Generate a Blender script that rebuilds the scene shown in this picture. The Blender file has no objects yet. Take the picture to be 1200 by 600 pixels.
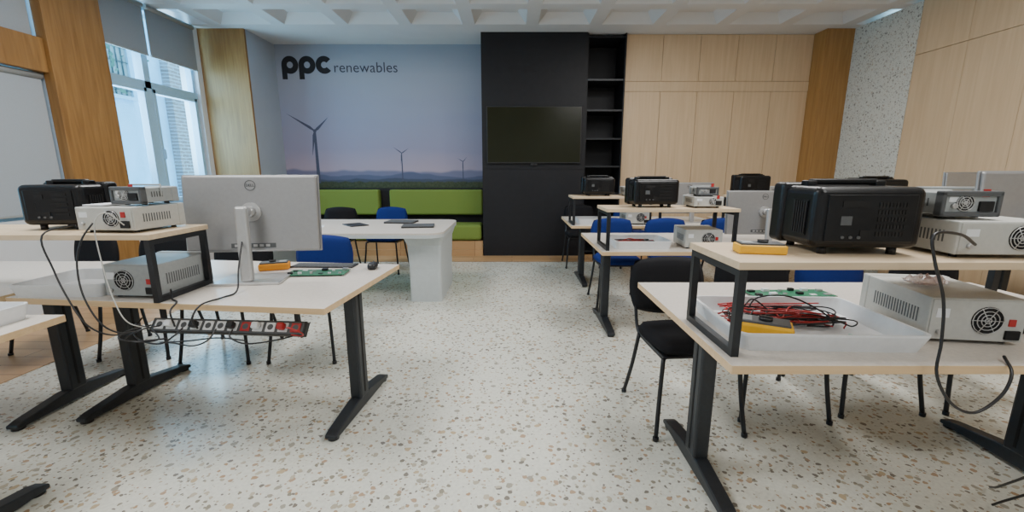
import bpy, bmesh, math, random
from mathutils import Vector, Matrix
random.seed(5)
SC=bpy.context.scene
COL=SC.collection
R=math.radians

# ------------------------------------------------------------ materials
def nmat(name):
    m=bpy.data.materials.new(name); m.use_nodes=True
    nt=m.node_tree; b=nt.nodes['Principled BSDF']
    return m,nt,b
def N(nt,t,**k):
    n=nt.nodes.new(t)
    for a,v in k.items(): setattr(n,a,v)
    return n
def mat(name,col,rough=.5,metal=0.,var=.06,scale=30,bump=0.,spec=.5,coat=0.,trans=0.):
    m,nt,b=nmat(name)
    tc=N(nt,'ShaderNodeTexCoord'); no=N(nt,'ShaderNodeTexNoise')
    no.inputs['Scale'].default_value=scale; no.inputs['Detail'].default_value=3
    nt.links.new(tc.outputs['Object'],no.inputs['Vector'])
    cr=N(nt,'ShaderNodeValToRGB')
    cr.color_ramp.elements[0].position=.3; cr.color_ramp.elements[1].position=.7
    cr.color_ramp.elements[0].color=[max(0,c*(1-var)) for c in col]+[1]
    cr.color_ramp.elements[1].color=[min(1,c*(1+var)) for c in col]+[1]
    nt.links.new(no.outputs['Fac'],cr.inputs['Fac']); nt.links.new(cr.outputs['Color'],b.inputs['Base Color'])
    b.inputs['Roughness'].default_value=rough; b.inputs['Metallic'].default_value=metal
    b.inputs['Specular IOR Level'].default_value=spec
    b.inputs['Coat Weight'].default_value=coat
    b.inputs['Alpha'].default_value=1-trans
    if bump:
        bp=N(nt,'ShaderNodeBump'); bp.inputs['Strength'].default_value=bump; bp.inputs['Distance'].default_value=.005
        nt.links.new(no.outputs['Fac'],bp.inputs['Height']); nt.links.new(bp.outputs['Normal'],b.inputs['Normal'])
    return m
def wood(name,c1,c2,scale=(25,25,1.2),rough=.45,bump=.05):
    m,nt,b=nmat(name)
    tc=N(nt,'ShaderNodeTexCoord'); mp=N(nt,'ShaderNodeMapping'); mp.inputs['Scale'].default_value=scale
    no=N(nt,'ShaderNodeTexNoise'); no.inputs['Scale'].default_value=1.5; no.inputs['Detail'].default_value=6
    no.inputs['Distortion'].default_value=.6
    cr=N(nt,'ShaderNodeValToRGB'); e=cr.color_ramp.elements
    e[0].position=.3; e[0].color=list(c1)+[1]; e[1].position=.7; e[1].color=list(c2)+[1]
    nt.links.new(tc.outputs['Object'],mp.inputs['Vector']); nt.links.new(mp.outputs['Vector'],no.inputs['Vector'])
    nt.links.new(no.outputs['Fac'],cr.inputs['Fac']); nt.links.new(cr.outputs['Color'],b.inputs['Base Color'])
    b.inputs['Roughness'].default_value=rough
    bp=N(nt,'ShaderNodeBump'); bp.inputs['Strength'].default_value=bump; bp.inputs['Distance'].default_value=.003
    nt.links.new(no.outputs['Fac'],bp.inputs['Height']); nt.links.new(bp.outputs['Normal'],b.inputs['Normal'])
    return m
def terrazzo(name,base,layers,chips,rough=.35,spec=.5,dist=.03,dsc=30):
    m,nt,b=nmat(name); L=nt.links.new
    tc=N(nt,'ShaderNodeTexCoord')
    dn=N(nt,'ShaderNodeTexNoise'); dn.inputs['Scale'].default_value=dsc; dn.inputs['Detail'].default_value=2
    L(tc.outputs['Object'],dn.inputs['Vector'])
    sub=N(nt,'ShaderNodeVectorMath',operation='SUBTRACT'); sub.inputs[1].default_value=(.5,.5,.5); L(dn.outputs['Color'],sub.inputs[0])
    mul=N(nt,'ShaderNodeVectorMath',operation='SCALE'); mul.inputs['Scale'].default_value=dist; L(sub.outputs[0],mul.inputs[0])
    add=N(nt,'ShaderNodeVectorMath',operation='ADD'); L(tc.outputs['Object'],add.inputs[0]); L(mul.outputs[0],add.inputs[1])
    bn=N(nt,'ShaderNodeTexNoise'); bn.inputs['Scale'].default_value=60; bn.inputs['Detail'].default_value=4
    L(tc.outputs['Object'],bn.inputs['Vector'])
    br=N(nt,'ShaderNodeValToRGB'); br.color_ramp.elements[0].position=.35; br.color_ramp.elements[1].position=.6
    br.color_ramp.elements[0].color=[c*.90 for c in base]+[1]; br.color_ramp.elements[1].color=list(base)+[1]
    L(bn.outputs['Fac'],br.inputs['Fac'])
    cur=br.outputs['Color']
    for (sc,size,keep,off) in layers:
        mp=N(nt,'ShaderNodeMapping'); mp.inputs['Location'].default_value=(off,off*1.7,off*.6); L(add.outputs[0],mp.inputs['Vector'])
        vo=N(nt,'ShaderNodeTexVoronoi'); vo.inputs['Scale'].default_value=sc; L(mp.outputs[0],vo.inputs['Vector'])
        se=N(nt,'ShaderNodeSeparateColor'); L(vo.outputs['Color'],se.inputs[0])
        ml=N(nt,'ShaderNodeMath',operation='MULTIPLY_ADD'); ml.inputs[1].default_value=size*.4; ml.inputs[2].default_value=size*.6; L(se.outputs[0],ml.inputs[0])
        lt=N(nt,'ShaderNodeMath',operation='LESS_THAN'); L(vo.outputs['Distance'],lt.inputs[0]); L(ml.outputs[0],lt.inputs[1])
        kp=N(nt,'ShaderNodeMath',operation='LESS_THAN'); kp.inputs[1].default_value=keep; L(se.outputs[1],kp.inputs[0])
        mk=N(nt,'ShaderNodeMath',operation='MULTIPLY'); L(lt.outputs[0],mk.inputs[0]); L(kp.outputs[0],mk.inputs[1])
        cr=N(nt,'ShaderNodeValToRGB'); cr.color_ramp.interpolation='CONSTANT'
        els=cr.color_ramp.elements
        while len(els)<len(chips): els.new(.5)
        for i,c in enumerate(chips): els[i].position=i/len(chips); els[i].color=list(c)+[1]
        L(se.outputs[2],cr.inputs['Fac'])
        mx=N(nt,'ShaderNodeMix',data_type='RGBA'); L(mk.outputs[0],mx.inputs['Factor']); L(cur,mx.inputs[6]); L(cr.outputs['Color'],mx.inputs[7])
        cur=mx.outputs[2]
    L(cur,b.inputs['Base Color']); b.inputs['Roughness'].default_value=rough
    b.inputs['Specular IOR Level'].default_value=spec
    return m
chipc=[(.28,.26,.20),(.42,.29,.18),(.50,.40,.26),(.36,.34,.28),(.50,.45,.35),(.22,.20,.17),(.44,.40,.31),(.44,.32,.22)]
chipw=[(.34,.34,.30),(.48,.43,.35),(.38,.37,.34),(.52,.51,.47),(.25,.24,.22),(.45,.43,.38)]
M_FLOOR=terrazzo('terrazzo_floor',(.715,.72,.645),[(52,.36,.50,3.1),(28,.38,.62,1.3),(20,.33,.50,7.7)],chipc,.24,.5,.024,34)
M_SPECK=terrazzo('speckled_wall',(.66,.67,.62),[(60,.42,.65,3.1),(30,.40,.75,1.3)],chipw,.6,.3,.022,36)
M_TOPW=mat('table_laminate',(.64,.59,.53),.35,0,.07,90)
M_EDGE=wood('beech_edge',(.64,.44,.24),(.74,.53,.31),(1.5,25,25))
M_SHELF=wood('beech_shelf',(.58,.44,.29),(.68,.54,.37),(1.5,25,25))
M_WOODW=wood('light_oak_panel',(.61,.44,.27),(.69,.515,.33),(14,14,.8),.5,.02)
M_BROWN=wood('brown_oak',(.24,.115,.030),(.36,.19,.058),(18,18,1.2),.5)  # darker oak; far left column's backlit shade is put into the tone
M_BROWN2=wood('orange_brown_oak',(.31,.155,.043),(.42,.225,.072),(18,18,1.2),.5)
M_BLACKM=mat('black_metal',(.018,.020,.024),.4,.3,.1,60)
M_GRAPH=mat('graphite_leg',(.026,.030,.036),.42,.3,.1,60)
M_BLKP=mat('black_plastic',(.011,.011,.013),.42,0,.15,80,.03)
M_GLOSSB=mat('glossy_black_plastic',(.005,.005,.006),.30,0,.15,80,.02,.35)
M_BLKP2=mat('dark_recess',(.002,.002,.003),.7,0,.1,80)
M_BLKPANEL=mat('black_laminate',(.012,.012,.015),.5,0,.1,12,0,.3)
M_SCREEN=mat('screen_glass',(.008,.008,.009),.08,0,.05,5)
M_TVS=mat('television_glass',(.013,.014,.004),.20,0,.05,2,0,.25)  # olive tint paints a room reflection into the screen colour
M_SILVER=mat('silver_shell',(.34,.34,.345),.36,.5,.03,60)
M_SILV2=mat('silver_stand',(.52,.52,.52),.30,.6,.03,60)
M_CASE=mat('beige_case',(.48,.48,.45),.5,0,.04,60)
M_GREYC=mat('grey_case',(.32,.34,.34),.5,0,.05,60)
M_DKGREY=mat('dark_grey',(.08,.085,.09),.5,0,.08,60)
M_WHITEP=mat('white_plastic',(.76,.78,.80),.4,0,.03,40)
M_WHITEW=mat('white_wall_paint',(.66,.69,.72),.8,0,.02,4,.02)
M_CEIL=mat('ceiling_paint',(.68,.69,.70),.85,0,.02,4,.02)
M_GREYW=mat('grey_wall_paint',(.40,.44,.50),.8,0,.02,4)
M_BLUE=mat('blue_fabric',(.010,.024,.145),.9,0,.2,300,.3,.2)
M_BLKF=mat('black_fabric',(.010,.010,.012),.9,0,.25,300,.3,.2)
M_GREEN=mat('green_fabric',(.17,.24,.05),.85,0,.12,200,.2,.2)
M_YEL=mat('yellow_rubber',(.85,.45,.012),.5,0,.04,40)
M_ORG=mat('orange_rubber',(.85,.32,.015),.5,0,.04,40)
M_RED=mat('red_plastic',(.42,.02,.02),.4,0,.08,40)
M_PCB=mat('circuit_green',(.02,.16,.08),.4,0,.25,80)
M_BLIND=mat('blind_fabric',(.27,.30,.33),.9,0,.03,120)
M_BLIND2=mat('pale_blind_fabric',(.38,.42,.46),.9,0,.03,120)
M_FRAME=mat('window_frame_paint',(.36,.60,.78),.45,0,.03,30)
M_PED=mat('pedestal_laminate',(.53,.57,.58),.5,0,.03,30)
M_PAPER=mat('paper',(.72,.73,.76),.8,0,.03,30)
M_TEAL=mat('teal_plastic',(.05,.5,.4),.4,0,.05,30)
M_INK=mat('print_black',(.010,.010,.014),.7,0,.1,30)
M_INKG=mat('print_grey',(.045,.045,.065),.7,0,.1,30)
M_TURB=mat('print_turbine',(.06,.07,.12),.7,0,.1,30)
M_PLASTER=mat('outside_render',(.38,.68,.90),.9,0,.10,2)
M_BAG=mat('plastic_bag',(.70,.52,.50),.2,0,.3,50,0,.8,0,.5)
M_LEAF=mat('leaf_green',(.10,.20,.14),.7,0,.3,5)
def brickmat(name,c1,c2,mo,scale,rw=.5,rh=.25,ms=.02,rough=.8,rotx=False,off=.5):
    m,nt,b=nmat(name); L=nt.links.new
    tc=N(nt,'ShaderNodeTexCoord'); mp=N(nt,'ShaderNodeMapping')
    if rotx: mp.inputs['Rotation'].default_value=(0,R(90),R(90))
    L(tc.outputs['Object'],mp.inputs[0])
    br=N(nt,'ShaderNodeTexBrick'); br.offset=off
    br.inputs['Color1'].default_value=list(c1)+[1]; br.inputs['Color2'].default_value=list(c2)+[1]; br.inputs['Mortar'].default_value=list(mo)+[1]
    br.inputs['Scale'].default_value=scale; br.inputs['Brick Width'].default_value=rw; br.inputs['Row Height'].default_value=rh; br.inputs['Mortar Size'].default_value=ms
    L(mp.outputs[0],br.inputs['Vector']); L(br.outputs['Color'],b.inputs['Base Color']); b.inputs['Roughness'].default_value=rough
    return m
M_BRICK=brickmat('brick_facade',(.30,.19,.18),(.38,.26,.25),(.40,.48,.54),1,.26,.09,.012,.9,True)
M_PARQ=brickmat('parquet',(.44,.26,.12),(.56,.34,.17),(.2,.1,.05),1,1.2,.14,.004,.4)
def glass():
    m,nt,b=nmat('window_glass'); nt.nodes.remove(b)
    o=nt.nodes['Material Output']; t=N(nt,'ShaderNodeBsdfTransparent'); t.inputs[0].default_value=(.76,.94,1,1)
    g=N(nt,'ShaderNodeBsdfGlossy'); g.inputs['Roughness'].default_value=.02
    no=N(nt,'ShaderNodeTexNoise'); no.inputs['Scale'].default_value=3
    mr=N(nt,'ShaderNodeMath',operation='MULTIPLY'); mr.inputs[1].default_value=.12; nt.links.new(no.outputs['Fac'],mr.inputs[0])
    mx=N(nt,'ShaderNodeMixShader'); nt.links.new(mr.outputs[0],mx.inputs[0]); nt.links.new(t.outputs[0],mx.inputs[1]); nt.links.new(g.outputs[0],mx.inputs[2])
    nt.links.new(mx.outputs[0],o.inputs[0]); return m
M_GLASS=glass()
def muralmat():
    m,nt,b=nmat('mural_print'); L=nt.links.new
    tc=N(nt,'ShaderNodeTexCoord'); sx=N(nt,'ShaderNodeSeparateXYZ'); L(tc.outputs['Object'],sx.inputs[0])
    no=N(nt,'ShaderNodeTexNoise'); no.inputs['Scale'].default_value=.9; no.inputs['Detail'].default_value=3
    mp=N(nt,'ShaderNodeMapping'); mp.inputs['Scale'].default_value=(.6,1,2.2); L(tc.outputs['Object'],mp.inputs[0]); L(mp.outputs[0],no.inputs['Vector'])
    z=N(nt,'ShaderNodeMath',operation='MULTIPLY_ADD'); L(no.outputs['Fac'],z.inputs[0]); z.inputs[1].default_value=.45; L(sx.outputs['Z'],z.inputs[2])
    mr=N(nt,'ShaderNodeMapRange'); mr.inputs['From Min'].default_value=1.45; mr.inputs['From Max'].default_value=3.5; L(z.outputs[0],mr.inputs['Value'])
    cr=N(nt,'ShaderNodeValToRGB'); e=cr.color_ramp.elements
    e[0].position=0; e[0].color=(.42,.34,.42,1); e[1].position=1; e[1].color=(.30,.34,.41,1)
    x=e.new(.22); x.color=(.30,.29,.41,1); x=e.new(.5); x.color=(.30,.32,.44,1); x=e.new(.8); x.color=(.36,.39,.47,1)
    L(mr.outputs[0],cr.inputs['Fac'])
    def ridge(scale,amp,base,off,soft=.01):
        mp=N(nt,'ShaderNodeMapping'); mp.inputs['Scale'].default_value=(1,0,0); mp.inputs['Location'].default_value=(off,0,0); L(tc.outputs['Object'],mp.inputs[0])
        n=N(nt,'ShaderNodeTexNoise'); n.inputs['Scale'].default_value=scale; n.inputs['Detail'].default_value=3; L(mp.outputs[0],n.inputs['Vector'])
        a=N(nt,'ShaderNodeMath',operation='MULTIPLY_ADD'); a.inputs[1].default_value=amp; a.inputs[2].default_value=base; L(n.outputs['Fac'],a.inputs[0])
        d=N(nt,'ShaderNodeMath',operation='SUBTRACT'); L(a.outputs[0],d.inputs[0]); L(sx.outputs['Z'],d.inputs[1])
        l=N(nt,'ShaderNodeMapRange'); l.inputs['From Min'].default_value=-soft; l.inputs['From Max'].default_value=soft; L(d.outputs[0],l.inputs['Value']); return l.outputs[0]
    cur=cr.outputs['Color']
    for sc_,amp,base,off,so,c in [(.7,.42,1.14,2.,.02,(.17,.175,.28)),(.9,.36,1.10,8.,.012,(.10,.115,.20)),(1.2,.22,1.10,5.,.010,(.06,.075,.12))]:
        mx=N(nt,'ShaderNodeMix',data_type='RGBA'); L(ridge(sc_,amp,base,off,so),mx.inputs['Factor']); L(cur,mx.inputs[6]); mx.inputs[7].default_value=list(c)+[1]; cur=mx.outputs[2]
    gn=N(nt,'ShaderNodeTexNoise'); gn.inputs['Scale'].default_value=30; gn.inputs['Detail'].default_value=5
    L(tc.outputs['Object'],gn.inputs['Vector'])
    gr=N(nt,'ShaderNodeValToRGB'); gr.color_ramp.elements[0].color=(.010,.020,.008,1); gr.color_ramp.elements[1].color=(.09,.11,.06,1); L(gn.outputs['Fac'],gr.inputs['Fac'])
    mx=N(nt,'ShaderNodeMix',data_type='RGBA'); L(ridge(9,.07,1.13,9.,.012),mx.inputs['Factor']); L(cur,mx.inputs[6]); L(gr.outputs['Color'],mx.inputs[7])
    L(mx.outputs[2],b.inputs['Base Color']); b.inputs['Roughness'].default_value=.6; b.inputs['Specular IOR Level'].default_value=.3
    return m
M_MURAL=muralmat()

# ------------------------------------------------------------ mesh builder
class P:
    def __init__(s): s.v=[];s.f=[];s.m=[];s.s=[]
    def _add(s,vs,fs,mi,sm=False,M=None):
        o=len(s.v)
        s.v+= [tuple((M@Vector(v)) if M else v) for v in vs]
        for f in fs: s.f.append([i+o for i in f]); s.m.append(mi); s.s.append(sm)
    def box(s,x0,x1,y0,y1,z0,z1,mi=0,bev=0,top=None,M=None,seg=2):
        bm=bmesh.new(); bmesh.ops.create_cube(bm,size=1)
        for v in bm.verts: v.co=Vector(((x0+x1)/2+v.co.x*(x1-x0),(y0+y1)/2+v.co.y*(y1-y0),(z0+z1)/2+v.co.z*(z1-z0)))
        if bev: bmesh.ops.bevel(bm,geom=bm.edges[:],offset=bev,segments=seg,affect='EDGES',profile=.5)
        bm.normal_update(); bm.verts.index_update(); o=len(s.v)
        s.v+=[tuple((M@v.co) if M else v.co) for v in bm.verts]
        for f in bm.faces:
            s.f.append([v.index+o for v in f.verts]); s.m.append(top if (top is not None and f.normal.z>.9) else mi); s.s.append(False)
        bm.free(); return s
    def cyl(s,p1,p2,r,mi=0,seg=16,r2=None,M=None):
        p1=Vector(p1);p2=Vector(p2); d=(p2-p1).normalized(); r2=r if r2 is None else r2
        a=d.orthogonal().normalized(); b=d.cross(a); vs=[]
        for p,rr in((p1,r),(p2,r2)):
            for i in range(seg):
                t=2*math.pi*i/seg; vs.append(tuple(p+a*math.cos(t)*rr+b*math.sin(t)*rr))
        s._add(vs,[[i,(i+1)%seg,seg+(i+1)%seg,seg+i] for i in range(seg)],mi,True,M)
        s._add(vs,[list(range(seg))[::-1],list(range(seg,2*seg))],mi,False,M); return s
    def tube(s,pts,r,mi=0,seg=8,M=None,smooth=True,sub=6):
        P_=[Vector(p) for p in pts]
        if smooth and len(P_)>2:
            q=[]
            e=[P_[0]*2-P_[1]]+P_+[P_[-1]*2-P_[-2]]
            for i in range(1,len(e)-2):
                for k in range(sub):
                    t=k/sub; a,b,c,d=e[i-1:i+3]
                    q.append(.5*((2*b)+(-a+c)*t+(2*a-5*b+4*c-d)*t*t+(-a+3*b-3*c+d)*t**3))
            q.append(P_[-1]); P_=q
        vs=[];n=len(P_); up=None
        for i,p in enumerate(P_):
            d=(P_[min(i+1,n-1)]-P_[max(i-1,0)])
            d=d.normalized() if d.length>1e-9 else Vector((0,0,1))
            if up is None: up=d.orthogonal().normalized()
            up=(up-d*up.dot(d)); up=up.normalized() if up.length>1e-6 else d.orthogonal().normalized()
            b=d.cross(up)
            for k in range(seg):
                t=2*math.pi*k/seg; vs.append(tuple(p+up*math.cos(t)*r+b*math.sin(t)*r))
        fs=[[i*seg+k,i*seg+(k+1)%seg,(i+1)*seg+(k+1)%seg,(i+1)*seg+k] for i in range(n-1) for k in range(seg)]
        s._add(vs,fs,mi,True,M); s._add(vs,[list(range(seg))[::-1],list(range((n-1)*seg,n*seg))],mi,False,M); return s
    def prism(s,poly,axis,a0,a1,mi=0,bev=0,M=None):
        def mk(p,a):
            return {'x':(a,p[0],p[1]),'y':(p[0],a,p[1]),'z':(p[0],p[1],a)}[axis]
        bm=bmesh.new(); A=[bm.verts.new(mk(p,a0)) for p in poly]; B=[bm.verts.new(mk(p,a1)) for p in poly]; n=len(poly)
        bm.faces.new(A); bm.faces.new(B[::-1])
        for i in range(n): bm.faces.new([A[i],B[i],B[(i+1)%n],A[(i+1)%n]])
        bmesh.ops.recalc_face_normals(bm,faces=bm.faces[:])
        if bev: bmesh.ops.bevel(bm,geom=bm.edges[:],offset=bev,segments=2,affect='EDGES',profile=.5)
        bm.verts.index_update(); o=len(s.v); s.v+=[tuple((M@v.co) if M else v.co) for v in bm.verts]
        for f in bm.faces: s.f.append([v.index+o for v in f.verts]); s.m.append(mi); s.s.append(False)
        bm.free(); return s
    def pad(s,w,h,th,mi=0,M=None,bend=0,k=.55,n=12,jit=0):
        vs=[];fs=[]; rnd=random.Random(4)
        for side in(1,-1):
            for i in range(n+1):
                for j in range(n+1):
                    u=-1+2*i/n;v=-1+2*j/n
                    x=u*math.sqrt(1-k*v*v/2)*w/2; y=v*math.sqrt(1-k*u*u/2)*h/2
                    e=max(abs(u),abs(v)); z=side*th/2*math.sqrt(max(0,1-e**6))+bend*(u*u)
                    if jit and side>0 and e<.99: z+=rnd.uniform(-jit,jit); x+=rnd.uniform(-jit,jit)*.5
                    vs.append((x,y,z))
        m=(n+1)**2
        for i in range(n):
            for j in range(n):
                a=i*(n+1)+j;b=a+n+1
                fs.append([a,b,b+1,a+1]); fs.append([m+a,m+a+1,m+b+1,m+b])
        s._add(vs,fs,mi,not jit,M); return s
    def arc(s,cx,cz,r0,r1,a0,a1,y0,y1,mi=0,seg=28,M=None):
        n=seg; po=[(cx+r1*math.cos(R(a0+(a1-a0)*i/n)),cz+r1*math.sin(R(a0+(a1-a0)*i/n))) for i in range(n+1)]
        pi=[(cx+r0*math.cos(R(a0+(a1-a0)*i/n)),cz+r0*math.sin(R(a0+(a1-a0)*i/n))) for i in range(n+1)]
        for i in range(n):
            s.prism([po[i],po[i+1],pi[i+1],pi[i]],'y',y0,y1,mi,0,M)
        return s
    def obj(s,name,mats,parent=None,loc=(0,0,0),rot=(0,0,0),label=None,cat=None,kind=None,group=None):
        me=bpy.data.meshes.new(name); me.from_pydata(s.v,[],s.f); me.validate(clean_customdata=False)
        for m in (mats if isinstance(mats,(list,tuple)) else [mats]): me.materials.append(m)
        if len(me.polygons)==len(s.m):
            me.polygons.foreach_set('material_index',s.m); me.polygons.foreach_set('use_smooth',s.s)
        bm=bmesh.new(); bm.from_mesh(me); bmesh.ops.remove_doubles(bm,verts=bm.verts[:],dist=1e-6); bmesh.ops.recalc_face_normals(bm,faces=bm.faces[:]); bm.to_mesh(me); bm.free()
        o=bpy.data.objects.new(name,me); COL.objects.link(o); o.location=loc; o.rotation_euler=rot
        if parent: o.parent=parent
        tag(o,label,cat,kind,group); return o
def tag(o,label=None,cat=None,kind=None,group=None):
    if label:o['label']=label
    if cat:o['category']=cat
    if kind:o['kind']=kind
    if group:o['group']=group
def root(name,label,cat,loc=(0,0,0),rz=0,group=None):
    e=bpy.data.objects.new(name,None); e.empty_display_size=.1; COL.objects.link(e); e.location=loc; e.rotation_euler=(0,0,R(rz)); tag(e,label,cat,None,group); return e
def dup(o,loc=None,rz=None,label=None,par=None,group=None):
    n=o.copy(); COL.objects.link(n)
    if par is not None: n.parent=par
    if loc is not None: n.location=loc
    if rz is not None: n.rotation_euler=(0,0,R(rz))
    if label: n['label']=label
    if group: n['group']=group
    for c in o.children: dup(c,par=n)
    return n
def text(body,size,loc,rot,m,parent,name,off=0.,ext=.001,align='CENTER',label=None,sp=1.):
    cu=bpy.data.curves.new(name,'FONT'); cu.body=body; cu.size=size; cu.extrude=ext; cu.offset=off; cu.align_x=align; cu.align_y='CENTER'; cu.space_character=sp
    t=bpy.data.objects.new(name+'_tmp',cu); COL.objects.link(t)
    dg=bpy.context.evaluated_depsgraph_get(); me=bpy.data.meshes.new_from_object(t.evaluated_get(dg))
    bpy.data.objects.remove(t); me.materials.clear(); me.materials.append(m)
    o=bpy.data.objects.new(name,me); COL.objects.link(o); o.location=loc; o.rotation_euler=rot; o.parent=parent
    if label:o['label']=label
    return o

# ------------------------------------------------------------ room
XL,XR,YB,YF,ZC=-4.5,4.9,-2.2,7.4,3.34
P().box(XL-.3,XR+.3,YB-.3,YF+.3,-.1,0).obj('floor',M_FLOOR,kind='structure',label='white terrazzo floor with multicoloured stone chips')
P().box(XL,-3.3,YB,YF,0,.004).box(-3.3,XR,6.3,YF,0,.004).obj('trim_1',M_PARQ,kind='structure',label='strip of orange oak parquet flooring')
c=P(); px=.88; py=.74
nx=12; ny=12; X0=XL-.5; Y1=6.52
zc=ZC; up=.12; ins=.11; a=.085
for i in range(nx):
    for j in range(ny):
        x0=X0+i*px; y0=Y1-(j+1)*py
        def rc(t): return [(x0+t,y0+t),(x0+px-t,y0+t),(x0+px-t,y0+py-t),(x0+t,y0+py-t)]
        O=rc(0); I=rc(a); T=rc(a+ins)
        vs=[(q[0],q[1],zc) for q in O]+[(q[0],q[1],zc) for q in I]+[(q[0],q[1],zc+up) for q in T]
        fs=[[k,4+k,4+(k+1)%4,(k+1)%4] for k in range(4)]+[[4+k,8+k,8+(k+1)%4,4+(k+1)%4] for k in range(4)]+[[8,11,10,9]]
        c._add(vs,fs,0)
c.box(X0,X0+nx*px,Y1,YF+.3,zc,zc+.3)
c.box(X0,X0+nx*px,YB-.3,YF+.3,zc+.31,zc+.4)
c.obj('ceiling',M_CEIL,kind='structure',label='white coffered concrete ceiling')
P().box(XL-.3,XR+.3,YF,YF+.2,0,ZC).obj('wall_back',M_GREYW,kind='structure',label='grey painted end wall')
P().box(XL-.3,XR+.3,YB-.2,YB,0,ZC).obj('wall_front',M_WHITEW,kind='structure',label='white painted wall')
w=P()
w.box(XL-.25,XL,YB,YF,0,.9)
w.box(XL-.25,XL,6.5,YF,.9,ZC); w.box(XL-.25,XL,4.38,5.0,.9,ZC); w.box(XL-.25,XL,YB,1.4,.9,ZC)
w.obj('wall_left',M_WHITEW,kind='structure',label='white window wall')
P().box(XL,XL+.1,4.36,4.98,0,ZC,0,.004).obj('trim_2',M_BROWN,kind='structure',label='brown oak clad wall pier between windows')
P().box(XL-.08,XL+.06,1.4,4.36,2.27,2.58,0,.004).obj('trim_3',M_BROWN,kind='structure',label='brown oak transom beam over blinds')
P().box(XL,-3.83,6.64,YF,0,ZC).obj('wall_column',M_GREYW,kind='structure',label='grey painted column side')
P().box(XL,-3.83,6.6,6.64,0,ZC,0,.003).obj('trim_4',M_BROWN,kind='structure',label='brown oak column facing')
P().box(XL-.02,XL+.14,5.0,6.56,.86,.9,0,.005).obj('trim_5',M_WHITEP,kind='structure',label='white window sill')
def window(name,y0,y1,z0,z1,zt,mull,lab):
    f=P(); x0,x1=XL-.14,XL-.06; t=.05
    f.box(x0,x1,y0,y0+t,z0,z1);f.box(x0,x1,y1-t,y1,z0,z1);f.box(x0,x1,y0,y1,z0,z0+t);f.box(x0,x1,y0,y1,z1-t,z1)
    f.box(x0-.01,x1+.02,y0,y1,zt-.04,zt+.04)
    for ym in mull: f.box(x0-.01,x1+.02,ym-.045,ym+.045,z0,z1)
    ys=[y0]+list(mull)+[y1]
    for a,b in zip(ys[:-1],ys[1:]):
        a+=.045;b-=.045; s_=.045
        for (q0,q1,r0,r1) in((a,a+s_,z0+.05,zt-.04),(b-s_,b,z0+.05,zt-.04),(a,b,z0+.05,z0+.1),(a,b,zt-.09,zt-.04)):
            f.box(x0+.02,x1+.03,q0,q1,r0,r1,0,.004)
        f.box(x1+.03,x1+.06,a+.01,a+.03,1.5,1.62)
    f.box(x0+.035,x0+.041,y0,y1,z0,z1,1)
    return f.obj(name,[M_FRAME,M_GLASS],kind='structure',label=lab)
window('window_1',5.0,6.5,.9,ZC,2.40,[5.64],'pale blue framed casement window overlooking a courtyard')
window('window_2',1.4,4.38,.9,ZC,2.42,[2.4,3.4],'wide window behind lowered blinds')
def blind(y0,y1,z0,m,lab,x=XL+.0,ztop=ZC-.0):
    r=root('roller_blind',lab,'blind',(x,(y0+y1)/2,z0),0,'roller blinds')
    h=ztop-z0; w=(y1-y0)/2
    P().box(-.004,.002,-w,w,0,h-.03).obj('blind_fabric',m,r)
    P().box(-.012,.010,-w,w,-.02,.0,0,.003).obj('bottom_rail',M_GREYC,r)
    P().cyl((0,-w,h-.035),(0,w,h-.035),.03,0,16).obj('roller_tube',M_GREYC,r)
blind(5.02,5.62,2.75,M_BLIND,'grey roller blind partly lowered over window',XL-.0+.035)
blind(5.66,6.46,2.75,M_BLIND,'grey roller blind partly lowered over window',XL-.0+.035)
blind(3.42,4.34,.95,M_BLIND2,'pale grey roller blind fully lowered',XL-.035+.02,2.27)
blind(2.42,3.38,.95,M_BLIND2,'pale grey roller blind fully lowered',XL-.035+.02,2.27)
blind(3.42,4.34,2.6,M_BLIND2,'pale grey roller blind covering the upper light',XL-.015)
blind(2.42,3.38,2.6,M_BLIND2,'pale grey roller blind covering the upper light',XL-.015)
P().box(XR,XR+.25,5.57,YF,0,ZC).obj('wall_right',M_SPECK,kind='structure',label='white wall finish with dense stone speckles')
rw=P(); rw.box(XR+.03,XR+.25,YB,5.57,0,ZC,1)
y=5.565
while y>YB+.1:
    y0=max(y-.62,YB)
    rw.box(XR,XR+.03,y0+.003,y,0,2.72); rw.box(XR,XR+.03,y0+.003,y,2.726,ZC)
    y-=.62
rw.obj('wall_right_panelling',[M_WOODW,M_DKGREY],kind='structure',label='light oak wall panelling with thin shadow joints')
P().box(4.5,XR,6.6,YF,0,ZC,0,.003).obj('trim_6',M_BROWN2,kind='structure',label='brown oak clad corner column')
# mural
MX0,MX1=-3.83,-.46; YM=YF-.012
mr=P().box(MX0,MX1,YM,YF,.0,ZC).obj('wall_mural',M_MURAL,label='printed wall mural of wind turbines over dusky hills',cat='mural')
yy0,yy1=YM-.004,YM
def letter_p(cx,cz,g):
    g.arc(cx,cz,.050,.136,0,360,yy0,yy1,0,36); g.box(cx-.136,cx-.055,yy0-.0004,yy1,cz-.22,cz+.0)
def letter_c(cx,cz,g): g.arc(cx,cz,.050,.136,40,320,yy0,yy1,0,36)
for nm,fn,cx in(('letter_p',letter_p,-3.60),('letter_p',letter_p,-3.322),('letter_c',letter_c,-3.045)):
    g=P(); fn(cx,3.03,g); g.obj(nm,M_INK,mr,label='bold black logo letter')
t=text('renewables',.225,(-2.375,YM-.003,2.985),(R(90),0,0),M_INKG,mr,'slogan_lettering',-.001,.001,label='thin dark grey renewables lettering',sp=1.02)
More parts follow.
